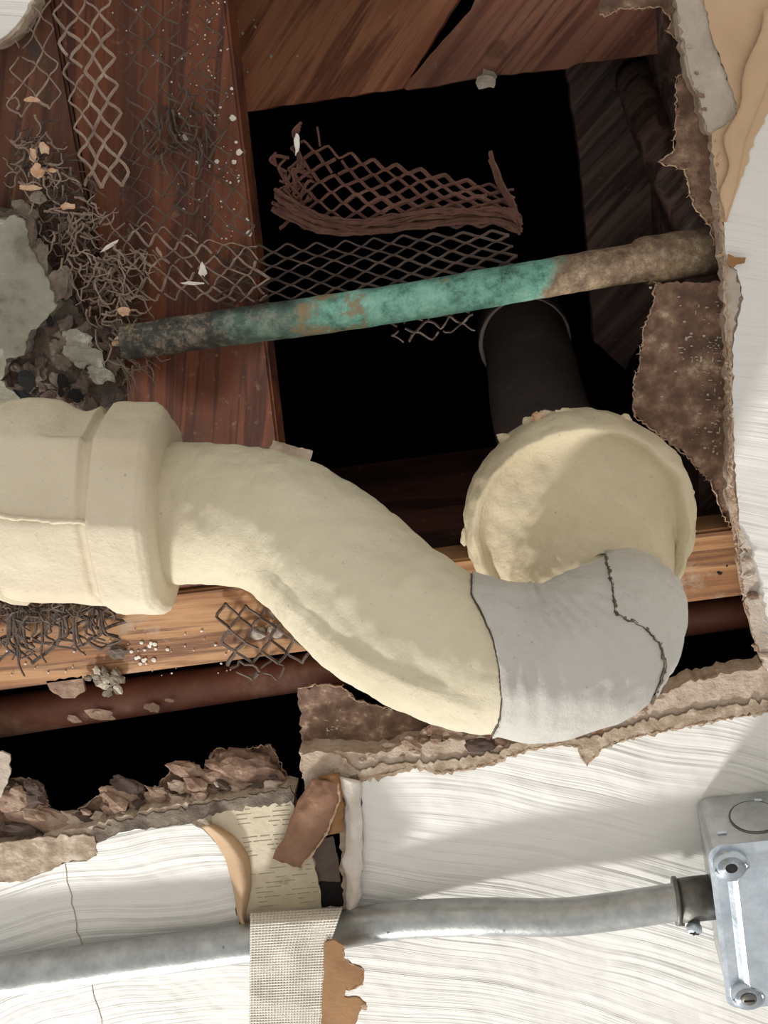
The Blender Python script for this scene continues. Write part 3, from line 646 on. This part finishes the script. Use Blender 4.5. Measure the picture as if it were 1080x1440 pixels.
# chip of plaster on the S bend
t = thing('plaster_chip', 'flat tan plaster chip lying on top of the cream S bend beside the red board', 'plaster chip', P(408,634,.50))
def chipq(q, w, th, nm, mt):
    bm = bmesh.new(); a = [bm.verts.new(PD(x, y, w)) for x, y in q]; b = [bm.verts.new(PD(x, y, w+th)) for x, y in q]
    bm.faces.new(a); bm.faces.new(b[::-1])
    for i in range(len(q)): bm.faces.new((a[i], a[(i+1) % len(q)], b[(i+1) % len(q)], b[i]))
    return obj(nm, bm, mt, t)
chipq(jag([(384,619),(440,634),(436,648),(405,643),(378,634)], 1.5, 5, True, 4), .484, .010, 'chip_body', M['gypsum'])
chipq(jag([(366,630),(390,626),(412,636),(432,646),(405,648),(375,638)], 2, 5, True, 5), .487, .010, 'crumb_ledge', M['rubble_tan'])
# ------------------------------------------------------------------ expanded metal lath
def lath(bm, A, B, Cc, D, nx, ny, wr=.0006, amp=.5, nz=1.2, seed=0, drop=.03, flip=False, edge=0, sag=0, taper=None):
    """diamond mesh over px quad A(top-left) B(top-right) Cc(bottom-right) D(bottom-left); each (px,py,z)"""
    r = random.Random(seed)
    def S(u, v):
        if flip: u, v = v, u
        n1 = noise.noise(Vector((u*3.1+seed, v*3.3, 1.7)))*nz*9; n2 = noise.noise(Vector((u*3.7, v*2.9+seed, 8.1)))*nz*9; n3 = noise.noise(Vector((u*4, v*4, seed)))*nz*.006
        a = [(A[i]*(1-u)+B[i]*u)*(1-v)+(D[i]*(1-u)+Cc[i]*u)*v for i in range(3)]
        return P(a[0]+n1, a[1]+n2+sag*math.sin(u*math.pi)*v, a[2]+n3)
    N, Mx = (ny, nx) if flip else (nx, ny)
    for j in range(Mx):
        run = []
        for i in range(N*4+1):
            s = i/4; ph = (s+j) % 2; tri = abs(ph-1)*2-1     # -1..1
            tri = math.copysign(abs(tri)**.7, tri) if tri else 0
            vv = (j+.5+tri*amp)/Mx; uu = s/N
            brk = (i % 4 == 0 and r.random() < drop) or (edge and (uu < edge*r.random()*.6 or uu > 1-edge*r.random()*.6))
            if brk:
                if len(run) > 2: tube(bm, run, wr*r.uniform(.8, 1.2), 4, squash=1.5)
                run = []
            else: run.append(S(uu, vv))
        if len(run) > 2: tube(bm, run, wr*r.uniform(.8, 1.2), 4, squash=1.5)
def wires(bm, n, region, z, L, w, seed, ang=None, spread=.9, bend=.6):
    r = random.Random(seed)
    for _ in range(n):
        x, y = region(r); a = (ang if ang is not None else r.uniform(0, 6.28))+r.gauss(0, spread); pts = []; zz = z+r.uniform(-.006, .004)
        for k in range(6):
            pts.append(P(x, y, zz)); x += math.cos(a)*L/5; y += math.sin(a)*L/5; a += r.gauss(0, bend); zz += r.gauss(0, .001)
        tube(bm, pts, [w*(1-.12*k) for k in range(6)], 4)
# centre piece
t = thing('wire_lath', 'torn rusty expanded-metal lath folded over above the green pipe', 'wire lath', P(550,310,.51))
bm = bmesh.new(); lath(bm, (300,350,.512), (712,322,.512), (738,385,.516), (300,432,.512), 20, 8, .00062, .5, .35, 3, .01)
obj('lower_sheet', bm, M['rust_dark'], t, label='dark open lath sheet below the fold')
bm = bmesh.new(); lath(bm, (412,196,.50), (722,268,.50), (728,318,.496), (392,322,.494), 19, 9, .00075, .52, .45, 5, .02)
obj('folded_sheet', bm, M['rust'], t, label='brown rusty folded lath sheet')
bm = bmesh.new(); r = random.Random(3)
for k in range(22):      # squashed strands along the fold
    o1 = r.uniform(-14, 14); o2 = r.uniform(-10, 10)
    pts = [(384+r.uniform(0, 8), 284+o1*1.2), (415, 300+o1), (460, 318+o1*.8), (520, 318+o2*.9), (600, 308+o2), (680, 302+o2), (722, 308+o2*1.3), (732+r.uniform(-6, 2), 322+r.uniform(-8, 8))]
    c = cr([P(x, y+r.gauss(0, 2), .493+r.uniform(-.003, .003)) for x, y in pts], 5)
    c = [p+Vector((noise.noise(p*200+Vector((k, 0, 0))), noise.noise(p*210+Vector((0, k, 0))), 0))*.0016 for p in c]
    tube(bm, c, .0009, 4)
for k in range(26):
    x, y = 385+r.uniform(0, 45), 250+r.uniform(-20, 50); tube(bm, cr([P(x, y, .498), P(x+r.uniform(-12, 12), y-r.uniform(5, 22), .497), P(x+r.uniform(-8, 30), y-r.uniform(12, 40)*.7, .5)], 3), .0008, 4)
obj('fold_strand', bm, M['rust'], t, kind='stuff')
bm = bmesh.new()
for k in range(7): tube(bm, cr([P(690+r.uniform(-3, 3), 212+k*3, .497), P(697+r.uniform(-3, 3), 240, .497), P(706+r.uniform(-4, 4), 262, .496), P(722, 285+k*2, .495), P(730, 315, .495)], 5), .0009, 4)
obj('bent_spike', bm, M['rust'], t, kind='stuff'); bm = bmesh.new()
for k in range(4): tube(bm, cr([P(424-k, 172+k*5, .497), P(412+k, 186, .497), P(418, 205, .498), P(420+k*3, 235, .498)], 4), .0007, 4)
tube(bm, cr([P(446, 178, .5), P(448, 190, .5), P(450, 206, .5)], 4), .0005, 4)
obj('bent_spike', bm, M['rust'], t, kind='stuff')
chunk(418, 203, .4955, 4, 14, M['white_dot'], 'plaster_crumb', t, 33, .5)
bm = bmesh.new(); lath(bm, (528,436,.515), (665,420,.515), (668,462,.517), (560,486,.517), 7, 4, .00055, .5, .8, 8, .2)
obj('hanging_strand', bm, M['rust_dark'], t)
# left piece
t = thing('wire_lath', 'dusty expanded-metal lath draped across the boards at the upper left', 'wire lath', P(150,150,.505))
bm = bmesh.new(); lath(bm, (62,-40,.507), (150,-40,.507), (182,262,.508), (120,262,.508), 5, 15, .0005, .5, .6, 3, .04, flip=True)
lath(bm, (18,-20,.505), (66,-20,.505), (90,150,.507), (10,170,.505), 4, 8, .00045, .5, .9, 31, .12, flip=True)
obj('open_mesh', bm, M['dusty'], t, label='pale dusty diamond strands')
bm = bmesh.new(); lath(bm, (150,-40,.510), (300,-40,.510), (330,200,.511), (185,235,.510), 8, 13, .00035, .5, 1.2, 13, .22, flip=True)
lath(bm, (150,215,.511), (320,180,.511), (360,335,.511), (180,330,.511), 11, 9, .00035, .5, 1.1, 17, .18)
obj('fine_mesh', bm, M['rust_dark'], t, label='dark fine strands flat on the red board')
bm = bmesh.new(); lath(bm, (128,300,.507), (360,350,.509), (385,425,.509), (150,420,.507), 15, 7, .00045, .5, 1.3, 23, .18)
def reg(r):
    u = r.random(); return (lerp2((30,190),(110,320),u*2) if u < .5 else lerp2((110,320),(180,500),u*2-1))[0]+r.gauss(0, 20), (lerp2((30,190),(110,320),u*2) if u < .5 else lerp2((110,320),(180,500),u*2-1))[1]+r.gauss(0, 22)
wires(bm, 170, reg, .503, 34, .0006, 5, ang=.9, spread=.8)
obj('tangled_strand', bm, M['dusty'], t, kind='stuff')
bm = bmesh.new(); wires(bm, 200, reg, .507, 40, .0006, 6, ang=1.0, spread=1.0)
wires(bm, 60, lambda r: (r.gauss(240, 26), r.gauss(170, 36)), .512, 36, .0007, 8, ang=1.2, spread=.4, bend=.3)
obj('rusty_strand', bm, M['rust_dark'], t, kind='stuff')
bm = bmesh.new(); wires(bm, 30, lambda r: (r.uniform(120, 200), r.uniform(350, 420)), .503, 46, .0005, 9, ang=1.2, spread=.6)
wires(bm, 8, lambda r: (r.uniform(160, 190), r.uniform(480, 520)), .503, 60, .0004, 10, ang=1.1, spread=.3, bend=.25)
obj('loose_strand', bm, M['dusty'], t, kind='stuff')
for k, (x, y, a, b, m) in enumerate([(52,240,12,10,'fleck_orange'),(46,218,6,10,'fleck_orange'),(62,208,8,9,'fleck_orange'),(42,264,20,5,'fleck_orange'),(96,290,14,6,'fleck_orange'),(44,140,12,4,'fleck_orange'),(74,240,8,4,'fleck_orange'),(52,278,14,10,'rubble'),(285,380,6,13,'white_dot'),(270,398,18,3,'white_dot'),(175,438,11,8,'fleck_orange'),(168,478,16,7,'fleck_orange'),(155,345,16,3,'white_dot'),(224,355,3,10,'dusty')]):
    chunk(x, y, .4985, a*.8, b*.8, M[m], 'peeling_flake', t, 900+k, .3, -.5 if k in (11, 12, 13) else 0, sharp=.6)
# lower left tangle
t = thing('wire_lath', 'fringe of broken lath wires hanging below the cream hub at the left', 'wire lath', P(90,880,.505))
bm = bmesh.new(); lath(bm, (-30,830,.507), (180,846,.507), (170,905,.507), (-20,940,.507), 8, 6, .0008, .55, 1.6, 41, .12, flip=True)
r = random.Random(9)
for k in range(34):
    x = r.uniform(0, 150); y = r.uniform(862, 890); L = r.uniform(25, 70)*(1-x/260)
    tube(bm, cr([P(x, y-20, .506), P(x+r.gauss(0, 6), y+L*.4, .505), P(x+r.gauss(2, 8), y+L*.75, .505), P(x+r.gauss(3, 9), y+L, .505)], 4), [.0011*(1-.04*q) for q in range(13)], 4)
wires(bm, 70, lambda r: (r.uniform(0, 165), r.gauss(852, 10)), .505, 36, .0008, 55, bend=.9)
obj('wire_strand', bm, M['rust_dark'], t, kind='stuff')
# patch in the middle of the joist
t = thing('wire_lath', 'small patch of rusty diamond lath on the tan strip under the S bend', 'wire lath', P(370,900,.508))
bm = bmesh.new(); lath(bm, (302,850,.509), (420,850,.509), (462,930,.509), (318,936,.509), 8, 5, .00085, .5, .45, 51, .06, flip=True)
lath(bm, (318,930,.509), (400,925,.509), (412,952,.509), (335,958,.509), 4, 2, .0007, .5, .8, 52, .2, flip=True)
obj('diamond_mesh', bm, M['rust_dark'], t)
for k, (x, y) in enumerate([(362,890),(387,888),(386,862)]):
    chunk(x, y, .512, 11, 11, M['gypsum_grey' if k < 2 else 'rubble_tan'], 'plaster_plug', t, 960+k, .4, .78, sharp=.3)
# ------------------------------------------------------------------ old plaster at the left
t = thing('old_plaster', 'chunk of grey-green flaking old plaster at the left edge above the hub', 'plaster', P(40,430,.505))
slab([(-200,290),(0,308),(20,302),(35,312),(40,345),(58,375),(70,400),(80,430),(66,448),(40,470),(34,500),(8,505),(0,545),(-200,560)], .4975, .010, M['old_paint'], 'painted_face', t, jam=3, step=6, seed=90, label='grey-green painted face with cracked edge')
slab([(-200,535),(0,535),(28,560),(20,590),(8,620),(-200,640)], .4975, .010, M['old_paint'], 'painted_face', t, jam=3, step=6, seed=91)
slab([(-200,280),(0,296),(28,296),(50,318),(60,360),(90,400),(110,440),(150,470),(172,520),(170,575),(110,590),(40,640),(-200,640)], .5085, .012, M['rubble'], 'mortar_bed', t, jam=6, step=6, seed=92)
r = random.Random(77)
for k in range(95):
    x = r.uniform(0, 170); y = r.uniform(455, 570)
    if x < 70 and y < 490: x += 70
    chunk(x, y, .505+r.uniform(-.004, .003), r.uniform(5, 17), r.uniform(5, 13), M[r.choice(['rubble', 'rubble', 'rubble_dark', 'rubble'])], 'mortar_lump', t, 1000+k, .5, r.uniform(0, 3), sharp=.55)
for k, (x, y, a, b) in enumerate([(40,335,10,30),(55,365,12,24),(85,400,16,24),(112,480,20,14),(88,510,12,10),(140,525,18,13),(118,500,26,16),(40,300,16,8),(30,290,14,8)]):
    chunk(x, y, .5, a, b, M['old_paint' if k in (5, 6, 3) else 'rubble'], 'mortar_lump', t, 1120+k, .35, .3, sharp=.4, sub=3)
for k, (x, y, a, b) in enumerate([(38,536,11,13),(88,536,8,10),(106,555,10,11),(86,552,5,6),(30,556,14,8),(70,452,6,9)]):
    chunk(x, y, .4985, a, b, M['black'], 'mortar_pit', t, 1140+k, .12, 0, sharp=.5, label='dark pit in the mortar')
# ------------------------------------------------------------------ brown paper flap, mesh tape, ochre tag
t = thing('paper_flap', 'curled strip of brown torn paper hanging at the joint below the pipe', 'paper', P(440,1150,.49))
def flap(u, v):
    Lf = [(440,1095),(428,1112),(412,1140),(402,1170),(383,1208)]; Rt = [(476,1100),(478,1125),(470,1150),(450,1186),(424,1222)]
    k = u*4; i = min(3, int(k)); q = k-i; a = lerp2(Lf[i], Lf[i+1], q); b = lerp2(Rt[i], Rt[i+1], q); p = lerp2(a, b, v); n = noise.noise(Vector((u*7, v*5, 2)))
    return P(p[0]+n*3*(abs(v-.5)*2), p[1]+n*3*u, .494-.005*math.sin(u*2.2)-.004*math.sin(v*math.pi)+.001*n)
sheet(flap, 30, 14, .0012, M['flap_paper'], 'paper_strip', t)
sheet(lambda u, v: P(446+u*8+v*(34-8*abs(u-.4))+4*noise.noise(Vector((u*8, v, 3))), 1092+u*84-v*6, .4965-.005*math.sin(v*3)-.002*u), 20, 8, .001, M['ochre_paper'], 'paper_fold', t, label='ochre fold behind the brown strip')
bm = bmesh.new(); tube(bm, [flap(u/40, .99)+Vector((0, 0, -.0005)) for u in range(41)], [.0006+.0006*abs(noise.noise(Vector((u*.9, 0, 0)))) for u in range(41)], 5, nz=.0007, fq=500); obj('torn_edge', bm, M['fibre'], t)
tape = thing('mesh_tape', 'white woven mesh joint tape hanging over the steel conduit', 'joint tape', P(415,1350,.455))
def tp(u, v, lift=0):   # u down the tape, v across
    L = (352-2*u, 1284+185*u); Rr_ = (482-22*min(1, u*3.0)-12*max(0, u-.35), 1276+190*u); p = lerp2(L, Rr_, v)
    z =   .4975-.040*math.sin(min(1, u*10)*math.pi/2)-.003*noise.noise(Vector((u*5, v*3, 1)))
    return P(p[0], p[1], z-lift)
sheet(lambda u, v: tp(u, v), 40, 12, .0006, M['net_back'], 'tape_backing', tape, label='compound clogging the net')
bm = bmesh.new(); r = random.Random(2)
for i in range(26):
    v = (i+.5)/26; tube(bm, [tp(u/50, v+.006*noise.noise(Vector((u*.2, i, 0))), .0006) for u in range(51)], .00042, 4)
for j in range(50):
    u = (j+.5)/50; tube(bm, [tp(u+.003*noise.noise(Vector((v*.3, j, 4))), v/16, .0009) for v in range(17)], .00042, 4)
obj('net_thread', bm, M['net'], tape, kind='stuff')
t = thing('paper_scrap', 'ochre brown scrap of ragged paper beside the mesh tape at the bottom', 'paper', P(480,1390,.452))
slab([(456,1326),(470,1322),(484,1330),(484,1350),(500,1358),(512,1366),(510,1384),(495,1392),(486,1392),(484,1402),(506,1404),(515,1412),(508,1420),(500,1440),(498,1480),(450,1480),(453,1400)], .455, .0012, M['ochre_paper'], 'paper_body', t, jam=2, step=5, seed=99)
chunk(512, 1416, .455, 6, 6, M['fibre'], 'pale_tip', t, 44, .4)
rim([(484,1330),(484,1350),(500,1358),(512,1366),(510,1384),(495,1392),(486,1392)], .4546, M['fibre'], t, .0004, 98)
# ------------------------------------------------------------------ conduit, connector, box
t = thing('steel_conduit', 'galvanised steel conduit running along the white ceiling to the junction box', 'conduit', P(480,1320,.468))
obj('tube', pxtube([(-260,1418,.476,28),(0,1374,.482,27),(200,1346,.484,26.5),(350,1326,.486,26),(480,1307,.486,25.5),(560,1294,.484,25.5),(680,1289,.479,25.5),(780,1290,.476,25.5),(860,1282,.476,25.5),(980,1264,.476,25.5)], 10, 32), M['galv'], t, True)
bm = bmesh.new()
def cyl(bm, a, b, r0, r1=None, seg=24): tube(bm, [a, b], [r0, r1 or r0], seg)
con = thing('conduit_connector', 'dark cast set-screw connector joining the conduit to the box', 'connector', P(970,1266,.476))
k0 = depth(P(970,1266,.476))/F
bm = bmesh.new(); a, b, c_ = P(948,1267,.476), P(953,1267,.476), P(1004,1261,.476)
tube(bm, [a, b], 33*k0, 32); obj('lip_ring', bm, M['cast'], con, True)
bm = bmesh.new(); tube(bm, [b, P(975,1264,.476), c_], [29.5*k0, 30*k0, 30*k0], 32); obj('collar', bm, M['cast'], con, True)
bm = bmesh.new(); cyl(bm, P(975,1285,.471), P(976,1302,.465), 8.5*k0, 8*k0); obj('screw_boss', bm, M['cast'], con, True)
bm = bmesh.new(); q0 = P(976,1300,.4655); dd = (P(976,1312,.461)-P(975,1285,.471)).normalized(); tube(bm, [q0, q0+dd*.0012, q0+dd*.004, q0+dd*.0052], [8.8*k0, 10.5*k0, 10.5*k0, 7*k0], 24)
sw = obj('set_screw', bm, M['galv_cover'], con, True)
bm = bmesh.new(); e = q0+dd*.0052; s1 = dd.cross(Vector((1, 0, 0))).normalized(); s2 = dd.cross(s1)
for s_ in (s1, s2): tube(bm, [e-s_*.0026, e+s_*.0026], .0006, 4)
obj('screw_slot', bm, M['black'], sw)
bm = bmesh.new(); tube(bm, [P(957,1290,.471), P(958,1302,.468)], [5*k0, 5*k0], 12); obj('clamp_lug', bm, M['cast'], con, True)
# junction box: square, depth 45 mm below the ceiling
jb = thing('junction_box', 'square galvanised steel junction box with blank cover on the ceiling', 'junction box', P(1080,1250,.4985))
pa, pb = P(978,1121,.4985), P(1012,1385,.4985)
vy = (pb-pa); vy.z = 0; side = vy.length; vy.normalize(); vx = Vector((-vy.y, vy.x, 0));
if vx.x < 0: vx = -vx
pa2 = P(978,1121,.4985)
SD = .118; DP = .043
def bp(u, v, d): return pa2+vx*u+vy*v+Vector((0, 0, -d))
def rrect(u0, v0, u1, v1, rad, d, n=6):
    out = []
    for cx_, cy_, a0 in ((u0+rad, v0+rad, 180), (u1-rad, v0+rad, 270), (u1-rad, v1-rad, 0), (u0+rad, v1-rad, 90)):
        for k in range(n+1):
            a = math.radians(a0+90*k/n); out.append(bp(cx_+rad*math.cos(a), cy_+rad*math.sin(a), d))
    return out
def loft(loops, cap0=True, cap1=True):
    bm = bmesh.new(); R_ = [[bm.verts.new(p) for p in lp] for lp in loops]; n = len(R_[0])
    for a, b in zip(R_, R_[1:]):
        for k in range(n): bm.faces.new((a[k], a[(k+1) % n], b[(k+1) % n], b[k]))
    if cap0: bm.faces.new(R_[0])
    if cap1: bm.faces.new(R_[-1][::-1])
    return bm
obj('box_body', loft([rrect(.002, .002, SD-.002, SD-.002, .006, -.0005), rrect(0, 0, SD, SD, .007, .002), rrect(0, 0, SD, SD, .007, DP)]), M['galv_box'], jb)
# knockout disc pressed into the wall facing the middle of the ceiling
kc = bp(.0285, -.0002, .0225); bm = bmesh.new(); tube(bm, [kc+(vx*math.cos(6.2832*k/40)+Vector((0, 0, 1))*math.sin(6.2832*k/40))*.0135 for k in range(41)], .0005, 5)
ko = obj('knockout', bm, M['cast'], jb, label='round knockout outline in the box side')
bm = bmesh.new(); tube(bm, [kc-vy*.0006, kc+vy*.001], .0128, 40); obj('knockout_disc', bm, M['galv_box'], ko)
bm = bmesh.new(); tube(bm, [kc+vx*.003-Vector((0, 0, -.0132))-vy*.0006, kc+vx*.007+Vector((0, 0, .0125))-vy*.0006], .0011, 5); obj('knockout_tab', bm, M['galv_cover'], ko)
bm = bmesh.new(); tube(bm, [bp(.006, -.0005, .033), bp(.011, -.0005, .033)], .0011, 6); obj('side_slot', bm, M['galv_cover'], jb)
e0 = -.0012; L_ = [rrect(e0, e0, SD-e0, SD-e0, .008, DP), rrect(e0-.0003, e0-.0003, SD-e0+.0003, SD-e0+.0003, .008, DP+.0012), rrect(.0015, .0015, SD-.0015, SD-.0015, .008, DP+.0016),
 rrect(.007, .007, SD-.007, SD-.007, .010, DP+.0018), rrect(.0095, .0095, SD-.0095, SD-.0095, .010, DP+.0045), rrect(.012, .012, SD-.012, SD-.012, .010, DP+.0055)]
cov = obj('cover_plate', loft(L_), M['galv_cover'], jb, label='bright zinc cover with raised field and screw ears')
for u, v, scr in ((.0095, .0110, False), (.0105, SD-.011, True), (SD-.0125, .0135, True), (SD-.0125, SD-.0135, True)):
    c = bp(u, v, DP+.0048); z_ = Vector((0, 0, -1))
    bm = bmesh.new(); tube(bm, [c-z_*.005, c+z_*.0006, c+z_*.0012, c+z_*.0004, c-z_*.001], [.0098, .0096, .0078, .0062, .0055], 32)
    ear = obj('screw_ear', bm, M['galv_cover'], cov, True)
    bm = bmesh.new(); tube(bm, [c+z_*.0006, c+z_*.0011], .0033, 20); obj('screw_hole', bm, M['black'], jb, label='black screw hole')
    if scr:
        bm = bmesh.new(); tube(bm, [c+z_*.001, c+z_*.0022, c+z_*.003], [.0046, .0044, .0028], 24); s9 = obj('screw', bm, M['cast'], jb, True)
        bm = bmesh.new(); tube(bm, [c+z_*.0031-vx*.003, c+z_*.0031+vx*.003], .0005, 4); obj('screw_slot', bm, M['black'], s9)
